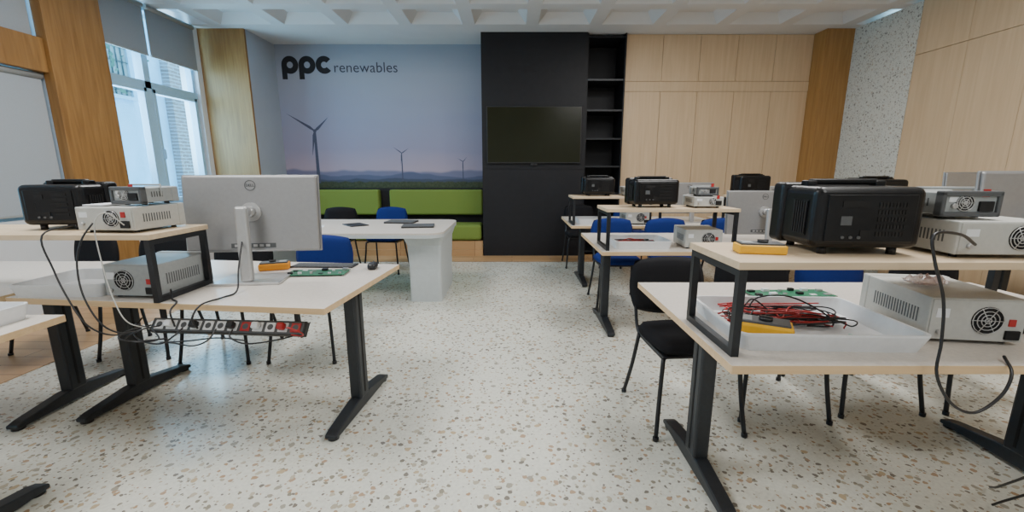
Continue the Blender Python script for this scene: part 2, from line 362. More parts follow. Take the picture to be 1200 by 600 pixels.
def turbine(hx,hz,bz,tips,wd,nm):
    g=P()
    g.prism([(hx-wd*.55,hz),(hx+wd*.55,hz),(hx+wd*.95,bz),(hx-wd*.95,bz)],'y',YM-.002,YM)
    for tx,tz in tips:
        d=Vector((tx-hx,tz-hz)); n=Vector((-d.y,d.x)).normalized()
        a=Vector((hx,hz)); q=[a-n*wd*.25,a+d*.18-n*wd*.9,a+d,a+d*.15+n*wd*.5,a+n*wd*.3]
        g.prism([tuple(k) for k in q],'y',YM-.003,YM-.0002)
    g.arc(hx,hz,0,wd*.9,0,360,YM-.0035,YM,0,12)
    g.obj(nm,M_TURB,mr)
turbine(-3.29,2.0,1.14,[(-3.74,2.28),(-3.05,2.22),(-3.36,1.60)],.032,'turbine_print')
turbine(-1.86,1.64,1.18,[(-2.0,1.74),(-1.74,1.72),(-1.88,1.44)],.012,'turbine_print')
turbine(-.83,1.50,1.18,[(-.93,1.56),(-.76,1.58),(-.84,1.37)],.009,'turbine_print')
# black media wall
bp=P(); bp.box(-.46,1.12,6.78,YF-.001,0,ZC,0)
bp.box(-.458,1.118,6.76,6.78,1.375,ZC-.001); bp.box(-.458,1.118,6.76,6.78,.0,1.370)
bp.obj('wall_media_panel',M_BLKPANEL,kind='structure',label='matt black laminate media wall')
tv=root('television','large black flat television on black wall','television',(.335,6.76,1.46))
P().box(-.72,.72,-.05,-.02,0,.84,0,.006).obj('tv_housing',M_BLKP,tv)
P().box(-.705,.705,-.053,-.05,.018,.825,0).obj('screen',M_TVS,tv)
P().box(-.3,.3,-.02,0,.2,.6,0).obj('wall_bracket',M_BLACKM,tv)
wc=root('webcam','small black webcam under the television','webcam',(.34,6.761,1.4285))
P().box(-.05,.05,-.05,0,0,.032,0,.004).obj('camera_body',M_BLKP,wc)
P().cyl((0,-.055,.015),(0,-.05,.015),.010).obj('lens',M_SCREEN,wc)
# bookcase
bk=root('bookcase','tall open black bookcase built between panels','bookcase',(1.41,0,0))
P().box(-.29,-.27,6.8,YF-.01,0,ZC-.001).box(.27,.29,6.8,YF-.01,0,ZC-.001).box(-.27,.27,YF-.03,YF-.01,0,ZC-.001).obj('carcass',M_BLKPANEL,bk)
for zz in(.05,.5,.98,1.40,1.82,2.24,2.68,3.28):
    P().box(-.269,.269,6.82,YF-.031,zz,zz+.025).obj('shelf',M_BLACKM,bk)
# oak cabinets
cb=root('storage_cabinet','tall light oak built-in cupboard wall with handleless doors','cabinet',(1.70,6.86,0))
P().box(0,2.80,.02,YF-6.87,0,ZC-.001).obj('cabinet_body',M_WOODW,cb)
P().box(.0,2.80,.0,.019,2.535,2.675).obj('middle_rail',M_WOODW,cb)
dw=2.80/5
for i in range(5):
    P().box(i*dw+.003,(i+1)*dw-.003,0,.019,.08,2.53,0,.001).obj('door',M_WOODW,cb)
    P().box(i*dw+.003,(i+1)*dw-.003,0,.019,2.68,ZC-.005,0,.001).obj('door',M_WOODW,cb)
# green bench
bn=root('upholstered_bench','long green upholstered bench with separate back cushions','bench',(0,0,0))
P().box(-3.8,-.47,6.75,7.36,.0,.10).box(-3.8,-.47,6.80,7.36,.10,.24).obj('bench_base',M_PARQ,bn)
P().box(-3.8,-.47,7.32,7.385,.24,1.06,0).obj('back_panel',M_BLKPANEL,bn)
for a_,b_ in((-3.78,-2.22),(-2.05,-.49)):
    P().box(a_,b_,6.76,7.2,.25,.50,0,.045,seg=4).obj('seat',M_GREEN,bn)
    P().box(a_,b_,7.17,7.319,.62,1.04,0,.035,seg=4).obj('backrest',M_GREEN,bn)

# outside
fb=P().box(-9.4,-9.2,5,11.9,-3,9,0).obj('neighbouring_building',M_PLASTER,label='pale rendered courtyard facade seen through window',cat='building')
for yy,zz in((9.9,3.1),):
    q=P(); q.box(-9.2,-9.17,yy,yy+.95,zz,zz+1.6,0)
    for k in range(6): q.box(-9.16,-9.14,yy+.1+k*.14,yy+.12+k*.14,zz,zz+1.6,1)
    for k in range(5): q.box(-9.16,-9.14,yy,yy+.95,zz+.1+k*.32,zz+.12+k*.32,1)
    q.box(-9.2,-9.12,yy-.06,yy,zz-.06,zz+1.66,2); q.box(-9.2,-9.12,yy+.95,yy+1.01,zz-.06,zz+1.66,2); q.box(-9.2,-9.08,yy-.06,yy+1.01,zz-.1,zz-.02,2)
    q.obj('barred_window',[M_GREYC,M_DKGREY,M_FRAME],fb)
P().cyl((-9.1,11.3,-3),(-9.1,11.3,9),.06).obj('drainpipe',M_FRAME,fb)
P().box(-9.3,-9.0,11.9,17,-3,9,0).obj('brick_building',M_BRICK,label='red brick courtyard facade seen through window',cat='building')
tr=root('tree','leafy green courtyard tree outside window','tree',(-7.8,8.3,-3))
P().tube([(0,0,0),(.05,.05,3),(0,.2,6.4)],.05).obj('trunk',M_BROWN,tr)
lf=P()
for i in range(260):
    a_=Vector((random.gauss(0,.4),random.gauss(.1,.45),random.gauss(7.0,.45))); u=Vector((random.uniform(-1,1),random.uniform(-1,1),random.uniform(-1,1))).normalized(); v=u.orthogonal().normalized()
    lf._add([tuple(a_-u*.08),tuple(a_+v*.04),tuple(a_+u*.08),tuple(a_-v*.04)],[[0,1,2,3]],0)
lo=lf.obj('foliage',M_LEAF,tr); lo['kind']='stuff'

# ------------------------------------------------------------ furniture kinds
def desk(W,D,lab,loc,rz=0,inset=.14,g='classroom desks'):
    r=root('desk',lab,'desk',loc,rz,g)
    P().box(-W/2,W/2,-D/2,D/2,.720,.75,1,.002,top=0).obj('tabletop',[M_TOPW,M_EDGE],r)
    P().box(-W/2+inset,W/2-inset,-.02,.02,.645,.70).obj('crossbar',M_GRAPH,r)
    for s in(-1,1):
        x=s*(W/2-inset)
        l=P().box(-.035,.035,-.05,.05,.07,.69,0,.012)
        l.box(-.037,.037,-.006,.006,.1,.68,1)
        l.box(-.03,.03,-.30,.30,.69,.72,0,.004)
        lo=l.obj('leg',[M_GRAPH,M_BLKP2],r,(x,0,0))
        f=P().prism([(-.34,.012),(-.34,.032),(-.30,.045),(-.07,.08),(.07,.08),(.30,.045),(.34,.032),(.34,.012)],'x',-.032,.032,0,.006)
        f.cyl((0,-.31,0),(0,-.31,.014),.028,1).cyl((0,.31,0),(0,.31,.014),.028,1)
        f.obj('foot',[M_GRAPH,M_BLKP],lo)
    return r
def riser(W,D,lab,loc,rz=0):
    r=root('shelf_riser',lab,'shelf',loc,rz,'desk shelf risers')
    P().box(-W/2,W/2,-D/2,D/2,.295,.32,0,.002).obj('shelf_board',[M_SHELF],r)
    for s in(-1,1):
        x=s*(W/2-.02); a=D/2-.02; t=.0125
        q=P().box(x-t,x+t,-a-t,-a+t,0,.295).box(x-t,x+t,a-t,a+t,0,.295).box(x-t,x+t,-a+t,a-t,0,.025).box(x-t,x+t,-a+t,a-t,.27,.295)
        q.obj('side_frame',M_BLACKM,r)
    return r
def chair(fab,lab):
    r=root('visitor_chair',lab,'chair',(0,0,0),0,'visitor chairs')
    P().pad(.47,.44,.075,0,Matrix.Translation((0,0,.462))).obj('seat',fab,r)
    P().box(-.20,.20,-.18,.18,.415,.430,0,.006).obj('seat_pan',M_BLKP,r)
    Mb=Matrix.Translation((0,.25,.685))@Matrix.Rotation(R(83),4,'X')
    P().pad(.46,.34,.062,0,Mb,bend=-.03).obj('backrest',fab,r)
    for s in(-1,1):
        P().tube([(s*.20,-.18,.42),(s*.215,-.20,.22),(s*.235,-.235,0.008)],.0115).cyl((s*.235,-.235,0),(s*.235,-.235,.02),.015).obj('leg',M_BLACKM,r)
        P().tube([(s*.20,.16,.42),(s*.215,.20,.22),(s*.235,.26,0.008)],.0115).cyl((s*.235,.26,0),(s*.235,.26,.02),.015).obj('leg',M_BLACKM,r)
        P().tube([(s*.19,-.17,.412),(s*.19,.12,.412),(s*.19,.22,.44),(s*.19,.272,.60),(s*.185,.29,.74)],.010).obj('back_support',M_BLACKM,r)
    return r
KB=chair(M_BLUE,'blue fabric visitor chair with black steel legs'); KK=chair(M_BLKF,'black fabric visitor chair with black steel legs')
KB.location=(-1.50,3.07,0); KK.location=(.95,2.20,0); KK.rotation_euler=(0,0,R(4))
for x,y,b,rz in[(-2.12,3.05,0,3),(1.50,2.34,0,-3),(2.06,2.40,1,2),(2.68,2.42,0,0),(-2.38,5.72,0,6),(-1.72,5.75,1,-4),
                (1.08,4.30,1,0),(1.66,4.30,1,0),(2.24,4.30,1,-3),(3.2,4.3,1,0),(1.0,6.10,0,0),(1.75,6.10,1,3),(-3.45,3.15,0,-12),(-2.76,3.12,0,5),(-3.02,5.6,1,8)]:
    dup(KB if b else KK,(x,y,0),rz)
desk(1.62,.92,'light laminate desk with beech edge carrying a silver monitor',(-1.59,2.35,0),-6,.10)
desk(1.60,.92,'light laminate desk with beech edge beside another desk',(-3.29,2.36,0),0,.14)
desk(1.60,.92,'light laminate desk corner with a white tray',(-2.70,1.27,0),0,.12)
desk(1.82,1.02,'light laminate desk covered with electronics equipment',(1.60,1.755,0),0,.16)
desk(1.80,1.0,'light laminate desk with shelf riser and instruments',(1.58,3.66,0),0,.14)
desk(1.80,1.0,'light laminate desk at the room end with instruments',(1.56,5.20,0),0,.2)
desk(1.80,1.0,'light laminate desk beside the panelled wall',(3.55,3.66,0),0,.14)
desk(1.70,1.0,'light laminate desk near the oak cupboards',(3.45,5.20,0),0,.14)
TZ=.75; SZ=.75+.32
riser(1.24,.38,'beech shelf riser on black steel frames holding instruments',(-2.24,2.07,TZ),0)
riser(1.24,.38,'beech shelf riser with oscilloscope and power supply',(1.33,1.49,TZ),0)
riser(1.00,.38,'beech shelf riser with small instruments',(1.21,3.38,TZ),0)
riser(1.00,.38,'beech shelf riser with small instruments',(1.17,4.92,TZ),0)
riser(1.20,.38,'beech shelf riser with small instruments',(3.10,4.92,TZ),0)
riser(.76,.38,'beech shelf riser with small instruments',(3.03,3.38,TZ),0)
# meeting table
mt=root('meeting_table','large pale meeting table with rounded corners and slab legs','table',(-1.80,4.72,0))
def rrect(x0,x1,y0,y1,r,n=6):
    o=[]
    for cx,cy,a in((x1-r,y1-r,0),(x0+r,y1-r,90),(x0+r,y0+r,180),(x1-r,y0+r,270)):
        for k in range(n+1):
            t=R(a+90*k/n); o.append((cx+r*math.cos(t),cy+r*math.sin(t)))
    return o
P().prism(rrect(-1.12,1.12,-.62,.62,.16),'z',.702,.735,1).prism(rrect(-1.12,1.12,-.62,.62,.16),'z',.735,.752,0).obj('tabletop',[M_TOPW,M_PED],mt)
for s in(-1,1):
    q=P(); vs=[]
    for z,w_,d_ in((0,.165,.42),(.35,.165,.42),(.60,.175,.44),(.702,.21,.48)):
        r_=rrect(s*.90-w_,s*.90+w_,-d_,d_,.03,3); vs+=[(a_,b_,z) for a_,b_ in r_]
    n=len(r_); q._add(vs,[[i*n+k,i*n+(k+1)%n,(i+1)*n+(k+1)%n,(i+1)*n+k] for i in range(3) for k in range(n)]+[list(range(n))[::-1],list(range(3*n,4*n))],0)
    q.obj('pedestal_leg',M_PED,mt)
# ------------------------------------------------------------ instruments (rear faces -Y)
def feet(r,pts,rad,h):
    for x,y in pts: P().cyl((x,y,0),(x,y,h),rad,0,12).obj('rubber_foot',M_BLKP,r)
def scope(w,d,h,lab,loc,rz):
    r=root('oscilloscope',lab,'oscilloscope',loc,rz,'oscilloscopes')
    z0=.018
    b=P().box(-w/2,w/2,d/2-.08,d/2,z0,h,0,.018,seg=4)
    b.box(-w/2+.010,w/2-.010,-d/2,d/2-.06,z0+.006,h-.010,0,.026,seg=5)
    b.obj('case',M_GLOSSB,r)
    rp=P().box(-w/2+.045,w/2-.045,-d/2-.004,-d/2+.004,z0+.03,h-.035,0,.002)
    for i in range(9):
        for j in range(5):
            x=.02+i*(w/2-.09)/9; rp.box(x,x+.008,-d/2-.006,-d/2-.003,z0+.05+j*.024,z0+.064+j*.024,1)
    for i in range(3): rp.cyl((-w/2+.10+i*.026,-d/2-.010,z0+.045),(-w/2+.10+i*.026,-d/2,z0+.045),.005,3,10)
    rp.box(-.03,.0,-d/2-.007,-d/2,z0+.04,z0+.07,1); rp.box(-w/2+.09,-.02,-d/2-.006,-d/2,h-.075,h-.055,1); rp.box(-w/2+.09,-.06,-d/2-.0055,-d/2,z0+.085,z0+.115,3)
    rp.obj('rear_panel',[M_GLOSSB,M_BLKP2,M_SILV2,M_DKGREY],r)
    for s in(-1,1):
        sv=P().box(s*(w/2-.010)-.002,s*(w/2-.010)+.002,-d/2+.042,-d/2+.125,z0+.045,h-.055,1)
        for k in range(6): sv.box(s*(w/2-.009)-.004,s*(w/2-.009)+.004,-d/2+.045+k*.013,-d/2+.052+k*.013,z0+.05,h-.06,0)
        sv.obj('side_vent',[M_BLKP2,M_GLOSSB],r)
    P().box(-w/2+.07,w/2-.07,.005,.035,h-.006,h+.014,0,.007,seg=3).box(-w/2+.05,-w/2+.085,.0,.04,h-.016,h+.008,0,.005).box(w/2-.085,w/2-.05,.0,.04,h-.016,h+.008,0,.005).obj('carry_handle',M_GLOSSB,r)
    feet(r,[(sx*(w/2-.07),sy*(d/2-.04)) for sx in(-1,1) for sy in(-1,1)],.014,z0+.01)
    return r
def psu(w,d,h,lab,loc,rz,m=None,fanx=.12,nm='power_supply',cat='power supply'):
    m=m or M_CASE
    r=root(nm,lab,cat,loc,rz,'bench instruments')
    z0=.012
    b=P().box(-w/2,w/2,-d/2+.004,d/2,z0,h,0,.004); b.box(-w/2-.003,w/2+.003,d/2-.035,d/2+.004,z0-.004,h+.003,0,.006)
    b.obj('case',m,r)
    n=int((d-.12)/.014)
    for s in(-1,1):
        v=P().box(s*(w/2)-.0006,s*(w/2)+.0006,-d/2+.046,-d/2+.05+n*.014,z0+h*.29,z0+h*.63,1)
        for k in range(n):
            y=-d/2+.05+k*.014; v.box(s*(w/2)-.0012,s*(w/2)+.0012,y,y+.006,z0+h*.30,z0+h*.62)
        v.obj('side_vent',[M_DKGREY,m],r)
    rp=P().box(-w/2+.006,w/2-.006,-d/2,-d/2+.004,z0+.004,h-.006,0)
    fr=min(h*.33,.05); fx=fanx*w; fz=z0+h*.47; y=-d/2
    rp.cyl((fx,y-.0015,fz),(fx,y,fz),fr,1,24)
    for rr in(.95,.68,.42,.2):
        pts=[(fx+fr*rr*math.cos(R(a)),y-.004,fz+fr*rr*math.sin(R(a))) for a in range(0,361,20)]
        rp.tube(pts,.0016,3,5,smooth=False)
    for a in(0,60,120): rp.tube([(fx-fr*math.cos(R(a)),y-.004,fz-fr*math.sin(R(a))),(fx+fr*math.cos(R(a)),y-.004,fz+fr*math.sin(R(a)))],.0014,3,5,smooth=False)
    rp.box(w/2-.062,w/2-.018,y-.008,y,z0+.012,z0+.045,1,.002)
    rp.box(w/2-.055,w/2-.035,y-.004,y,z0+.06,z0+.085,4)
    rp.box(-w/2+.02,-w/2+.06,y-.0015,y,z0+h*.5,z0+h*.7,2)
    rp.cyl((-w/2+.035,y-.012,z0+.03),(-w/2+.035,y,z0+.03),.008,3,10)
    rp.obj('rear_panel',[m,M_BLKP2,M_WHITEP,M_SILV2,M_RED],r)
    feet(r,[(sx*(w/2-.03),sy*(d/2-.04)) for sx in(-1,1) for sy in(-1,1)],.011,z0)
    return r
def meterbox(w,d,h,lab,loc,rz):
    r=psu(w,d,h,lab,loc,rz,M_GREYC,-.1,'bench_multimeter','multimeter')
    P().box(-w/2-.006,w/2+.006,-d/2-.008,-d/2+.022,.006,.022,0,.004).box(-w/2-.006,w/2+.006,-d/2-.008,-d/2+.022,h-.012,h+.006,0,.004)\
      .box(-w/2-.006,-w/2+.008,-d/2-.008,-d/2+.022,.006,h+.004,0,.004).box(w/2-.008,w/2+.006,-d/2-.008,-d/2+.022,.006,h+.004,0,.004).obj('bumper',M_DKGREY,r)
    P().tube([(-w/2-.004,0,h*.5),(-w/2-.006,.0,h+.012),(w/2+.006,.0,h+.012),(w/2+.004,0,h*.5)],.005,0,6,smooth=False).obj('handle',M_GREYC,r)
    return r
def monitor(lab,loc,rz,h0=.215,s=1.,tilt=-4):
    r=root('monitor',lab,'monitor',loc,rz,'computer monitors'); r.scale=(s,s,s)
    T=Matrix.Translation((0,.02,h0))@Matrix.Rotation(R(tilt),4,'X')
    P().box(-.305,.305,0,.012,0,.365,0,.004,M=T).box(-.300,.300,-.016,0,.004,.361,0,.010,M=T,seg=3).obj('rear_shell',M_SILVER,r)
    P().box(-.300,.300,.012,.014,.012,.360,0,M=T).obj('screen',M_SCREEN,r)
    P().cyl(T@Vector((0,-.015,.19)),T@Vector((0,-.032,.19)),.044,0,28).cyl(T@Vector((0,-.03,.19)),T@Vector((0,-.075,.19)),.026,0,20).obj('tilt_hinge',M_SILV2,r)
    pp=P().box(-.10,.10,-.0175,-.0155,.020,.042,0,M=T)
    for k in range(6): pp.box(-.085+k*.028,-.067+k*.028,-.0185,-.017,.025,.037,1,M=T)
    pp.obj('port_strip',[M_DKGREY,M_SILV2],r)
    P().arc(0,.315,.0215,.0245,0,360,-.0175,-.0155,0,24,M=T).obj('logo_ring',M_DKGREY,r)
    tx=text('DELL',.017,(0,0,0),(0,0,0),M_DKGREY,r,'logo_lettering',.0004,.0008); tx.matrix_local=T@Matrix.Translation((0,-.0165,.315))@Matrix.Rotation(R(90),4,'X')
    nz=h0+.225
    P().prism([(-.105,.012),(-.075,.012),(-.058,nz),(-.088,nz)],'x',-.027,.027,0,.010).obj('neck',M_SILV2,r)
    P().prism([(-.15,-.13),(.15,-.13),(.14,.08),(-.14,.08)],'z',0,.012,0,.003).obj('stand_base',M_SILV2,r)
    return r
def tray(w,d,h,lab,loc,rz):
    r=P(); q=rrect(-w/2,w/2,-d/2,d/2,.03)
    n=len(q)
    vs=[(x*.95,y*.95,0) for x,y in q]+[(x,y,h) for x,y in q]+[(x*1.02,y*1.02,h) for x,y in q]+[(x*1.02,y*1.02,h-.008) for x,y in q]
    vs+=[(x*.985,y*.985,h) for x,y in q]+[(x*.935,y*.935,.005) for x,y in q]
    fs=[]
    for k in range(n):
        m=(k+1)%n
        fs+=[[k,m,3*n+m,3*n+k],[3*n+k,3*n+m,2*n+m,2*n+k],[2*n+k,2*n+m,4*n+m,4*n+k],[4*n+k,4*n+m,5*n+m,5*n+k]]
    fs+=[list(range(n))[::-1],list(range(5*n,6*n))]
    used=sorted({i for f in fs for i in f}); mp={u:i for i,u in enumerate(used)}
    r._add([vs[u] for u in used],[[mp[i] for i in f] for f in fs],0)
    return r.obj('storage_tray',M_WHITEP,None,loc,(0,0,R(rz)),lab,'tray',None,'white plastic trays')
def dmm(lab,loc,rz,m=None,s=1.,th=.045,bv=.012):
    m=m or M_YEL
    r=root('handheld_multimeter',lab,'multimeter',loc,rz,'handheld multimeters')
    r.scale=(s,s,s)
    P().box(-.045,.045,-.09,.09,0,th,0,bv).obj('rubber_holster',m,r)
    P().box(-.036,.036,-.080,.080,th-.001,th+.007,0,.001).obj('front_plate',M_DKGREY,r)
    P().box(-.026,.026,.03,.07,th+.007,th+.0085).obj('display',M_GREYC,r)
    P().cyl((0,-.01,th+.007),(0,-.01,th+.016),.020,0,20).box(-.004,.004,-.03,.01,th+.016,th+.019).obj('dial',M_BLKP,r)
    return r
def pcb(w,d,lab,loc,rz):
    r=root('circuit_board',lab,'circuit board',loc,rz,'circuit boards')
    P().box(-w/2,w/2,-d/2,d/2,.008,.011).obj('board',M_PCB,r)
    rnd=random.Random(int(w*1000))
    for k in range(12):
        x=-w/2+.03+(k%6)*(w-.06)/5+rnd.uniform(-.006,.006); y=(-d/4 if k<6 else d/4)+rnd.uniform(-.01,.01); a=rnd.uniform(.006,.016)
        P().box(x-a,x+a,y-a*.7,y+a*.7,.011,.011+rnd.uniform(.003,.014)).obj('component',[M_BLKP,M_WHITEP,M_SILV2][k%3],r)
    for sx in(-1,1):
        for sy in(-1,1): P().cyl((sx*(w/2-.01),sy*(d/2-.01),0),(sx*(w/2-.01),sy*(d/2-.01),.008),.004,0,8).obj('standoff',M_SILV2,r)
    return r
def cable(pts,r,m,lab,nm='power_cable',cat='cable',g='loose cables'):
    return P().tube(pts,r,0,8).obj(nm,m,None,(0,0,0),(0,0,0),lab,cat,None,g)

# left desk group
scope(.30,.22,.225,'black bench oscilloscope seen from behind on shelf',(-2.19,2.13,SZ),5)
psu(.28,.28,.118,'pale grey bench supply with small instrument on top',(-1.84,2.07,SZ),-4)
meterbox(.145,.20,.080,'small grey bench multimeter stacked on supply',(-1.775,2.09,SZ+.1215),-4)
P().box(-.05,.05,-.07,.07,0,.006).obj('paper_sheet',M_PAPER,None,(-1.915,2.03,SZ+.1215),(0,0,R(-4)),'small stack of white paper on instrument','paper')
psu(.27,.34,.165,'grey bench power supply with round fan under shelf',(-1.80,2.13,TZ),-3,M_GREYC,-.12)
tray(.42,.36,.065,'white plastic parts tray under shelf',(-2.20,2.15,TZ),3)
tray(.40,.30,.065,'white plastic tray at desk edge',(-2.20,1.55,TZ),0)
monitor('silver widescreen monitor seen from behind on its stand',(-1.44,2.34,TZ),7,.130,1.17,-6)
dmm('orange handheld multimeter lying on desk',(-1.47,2.58,TZ),-70,M_ORG,.95)
pcb(.34,.14,'green circuit board lying on desk',(-1.15,2.46,TZ),4)
kb=root('keyboard','slim black computer keyboard','keyboard',(-1.20,2.67,TZ),-2)
P().box(-.20,.20,-.055,.055,0,.008,0,.003).obj('keyboard_body',M_BLKP,kb)
q=P().box(-.192,.192,-.049,.049,.0078,.0085,1)
for i in range(15):
    for j in range(5): q.box(-.19+i*.0254,-.169+i*.0254,-.047+j*.019,-.031+j*.019,.008,.011)
q.obj('keys',[M_DKGREY,M_BLKP],kb)
ms=root('computer_mouse','black wireless mouse on desk','mouse',(-.87,2.60,TZ),5)
P().pad(.062,.108,.036,0,Matrix.Translation((0,0,.018)),k=.9).obj('mouse_shell',M_BLKP,ms)
P().cyl((-.004,.03,.034),(.004,.03,.034),.009).obj('scroll_wheel',M_DKGREY,ms)
# power strip under desk
SP=.632
ps=root('power_strip','long black power strip with white sockets tight under desk edge','power strip',(-1.34,1.905,SP),-4)
rt=(R(52),0,0)
P().box(-.38,.38,-.034,.034,-.034,.0,0,.004).box(-.37,.37,-.030,.030,-.001,.001,1).obj('strip_body',[M_BLKP,M_DKGREY],ps,(0,0,0),rt)
for sx in(-1,1): P().box(sx*.33-.01,sx*.33+.01,.02,.028,-.01,.719-SP).obj('hanger',M_BLACKM,ps)
for k in range(12):
    x=-.335+k*.061
    P().box(x-.023,x+.023,-.022,.022,.001,.006,0,.002).cyl((x,0,.006),(x,0,.0066),.014,1,18).obj('socket',[M_RED if k in(7,11) else M_WHITEP,M_DKGREY],ps,(0,0,0),rt)
for k,m in((1,M_WHITEP),(3,M_BLKP),(6,M_BLKP),(8,M_WHITEP),(10,M_RED)):
    x=-.335+k*.061
    P().box(x-.016,x+.016,-.016,.016,.0068,.038,0,.007).obj('plug',m,ps,(0,0,0),rt)
dz=SP-.60
def cz(pts): return [(x,y,z+dz) for x,y,z in pts]
cable(cz([(-1.50,1.84,.615),(-1.50,1.79,.60),(-1.56,1.78,.565),(-1.70,1.84,.555),(-1.80,1.92,.57),(-1.84,2.02,.60)]),.0038,M_BLKP,'black plug cable looping under power strip')
cable(cz([(-1.26,1.82,.615),(-1.24,1.77,.60),(-1.18,1.77,.57),(-1.10,1.82,.56),(-1.00,1.88,.57),(-.96,1.93,.61)]),.0038,M_BLKP,'black plug cable looping under power strip')
cable(cz([(-1.34,1.83,.615),(-1.35,1.78,.58),(-1.42,1.78,.555),(-1.52,1.80,.56),(-1.60,1.83,.55),(-1.50,1.86,.545),(-1.36,1.86,.56),(-1.22,1.84,.555)]),.0035,M_BLKP,'thin black cable tangled under power strip')
cable(cz([(-1.62,1.86,.62),(-1.66,1.80,.62),(-1.72,1.79,.585),(-1.68,1.81,.56),(-1.60,1.82,.57),(-1.66,1.86,.60),(-1.75,1.88,.62)]),.0035,M_BLKP,'thin black cable tangled beside power strip')
cable(cz([(-1.02,1.83,.62),(-.99,1.80,.63),(-.95,1.82,.60),(-.97,1.86,.57),(-1.02,1.86,.575)]),.0035,M_RED,'short red cable loop beside power strip')
cable(cz([(-1.71,1.92,.60),(-1.78,1.87,.59),(-1.80,1.84,.565),(-1.70,1.82,.56),(-1.58,1.84,.565)]),.0038,M_BLKP,'black cable looping at power strip')
cable([(-2.06,2.0,1.10),(-2.07,1.86,1.07),(-2.03,1.84,.92),(-1.95,1.80,.80),(-1.86,1.77,.69),(-1.79,1.80,.63),(-1.72,1.87,.62)],.0036,M_BLKP,'black mains cable drooping from shelf to power strip')
cable([(-1.88,1.905,1.12),(-1.90,1.86,1.05),(-1.91,1.83,.95),(-1.87,1.79,.82),(-1.80,1.77,.70),(-1.75,1.80,.64),(-1.71,1.86,.63)],.0036,M_BLKP,'black mains cable drooping from instrument')
cable([(-1.74,1.905,1.11),(-1.77,1.86,1.17),(-1.81,1.84,1.12),(-1.79,1.82,.95),(-1.74,1.79,.80),(-1.69,1.78,.70),(-1.66,1.85,.64)],.0026,M_CASE,'thin pale cable hanging behind instrument')
cable([(-1.43,2.23,.98),(-1.40,2.13,.86),(-1.37,2.05,.764),(-1.38,1.96,.757),(-1.40,1.84,.758),(-1.41,1.79,.71),(-1.40,1.80,.66)],.0042,M_BLKP,'black monitor cable running down to desk edge')
cable([(-1.64,1.98,.79),(-1.60,1.93,.758),(-1.54,1.88,.758),(-1.51,1.80,.74),(-1.50,1.80,.67)],.004,M_BLKP,'black cable crossing desk edge')

# right desk group
scope(.37,.26,.238,'large black bench oscilloscope seen from behind on shelf',(1.185,1.53,SZ),-3)
psu(.31,.28,.120,'pale grey bench power supply on shelf',(1.60,1.49,SZ),-3)
meterbox(.175,.20,.085,'small grey bench multimeter stacked on supply',(1.525,1.52,SZ+.1235),-4)
dmm('yellow and black handheld multimeter lying on shelf',(.86,1.46,SZ),80,M_YEL,.85,.036,.006)
tray(.62,.44,.065,'white plastic tray full of red and black test leads',(1.09,1.56,TZ),-2)
psu(.30,.36,.165,'grey bench power supply with round fan on desk',(1.645,1.59,TZ),-8,M_CASE,.1)
dmm('yellow handheld multimeter in white tray',(.90,1.46,TZ+.0055),62,M_YEL,1.08,.058,.008)
pcb(.40,.12,'green circuit board lying behind tray',(1.36,2.02,TZ),2)
for k in range(18):
    rnd=random.Random(k+10); m=[M_RED,M_BLKP][k%2]
    x0=rnd.uniform(.84,.92); x1=rnd.uniform(1.12,1.32); n=10; pts=[]; ph=rnd.uniform(0,6.28); yc=rnd.uniform(1.60,1.68)
    for j in range(n):
        f=j/(n-1); x=x0+(x1-x0)*(.5-.5*math.cos(f*math.pi*rnd.choice((1,1,2))))+rnd.uniform(-.03,.03)
        y=yc+.085*math.sin(ph+f*7)+rnd.uniform(-.015,.015)
        pts.append((min(max(x,.83),1.33),min(max(y,1.50),1.745),TZ+.010+.0012*k+rnd.uniform(0,.022)))
    cable(pts,.0028,m,'red test lead lying loosely in tray' if m is M_RED else 'black test lead lying loosely in tray','test_lead','test lead','test leads in tray')
for (x1,y1,x2,y2,h) in((.98,1.70,1.22,1.56,.07),(.88,1.62,1.06,1.70,.05)):
    cable([(x1,y1,.785),(x1+.04,y1,.80+h*.5),((x1+x2)/2,(y1+y2)/2,.79+h),(x2-.03,y2,.79+h*.4),(x2,y2-.02,.772),(x2-.09,y2-.01,.768)],.0032,M_BLKP,'black lead arching up from tray','test_lead','test lead','test leads in tray')
P().cyl((-.06,0,0),(.06,0,0),.005,0,10).cyl((.06,0,0),(.075,0,0),.005,0,10,.001).obj('pen',M_TEAL,None,(1.28,1.44,TZ+.0115),(0,0,R(-30)),'teal pen lying in tray','pen')
P().pad(.15,.10,.022,0,Matrix.Translation((0,0,.016)),bend=.003,n=9,jit=.011).obj('plastic_bag',M_BAG,None,(1.60,1.60,TZ+.168),(0,0,R(10)),'crumpled clear plastic bag on supply','bag')
cable([(1.47,1.335,1.12),(1.36,1.28,1.16),(1.25,1.25,1.165),(1.25,1.235,1.09),(1.30,1.235,.97),(1.31,1.225,.84),(1.30,1.21,.74),(1.35,1.2,.65),(1.43,1.2,.615),(1.50,1.2,.67),(1.53,1.21,.74),(1.58,1.28,.765)],.0045,M_BLKP,'black mains cable dropping from shelf below desk edge')
cable([(1.70,1.34,1.11),(1.78,1.25,1.08),(1.82,1.235,.95),(1.80,1.23,.8),(1.84,1.21,.60),(1.9,1.3,.3),(1.95,1.5,.02)],.0045,M_BLKP,'black mains cable hanging to floor')
cable([(1.72,1.235,.76),(1.70,1.21,.73),(1.72,1.20,.6),(1.78,1.25,.4),(1.9,1.45,.15),(2.05,1.6,.02)],.0045,M_BLKP,'black mains cable hanging behind desk edge')
monitor('silver widescreen monitor seen from behind',(2.36,1.85,TZ),-4,.235)
monitor('silver widescreen monitor seen from behind',(2.09,3.52,TZ),-3,.075)
monitor('silver widescreen monitor seen from behind',(3.74,3.42,TZ),3,.225)
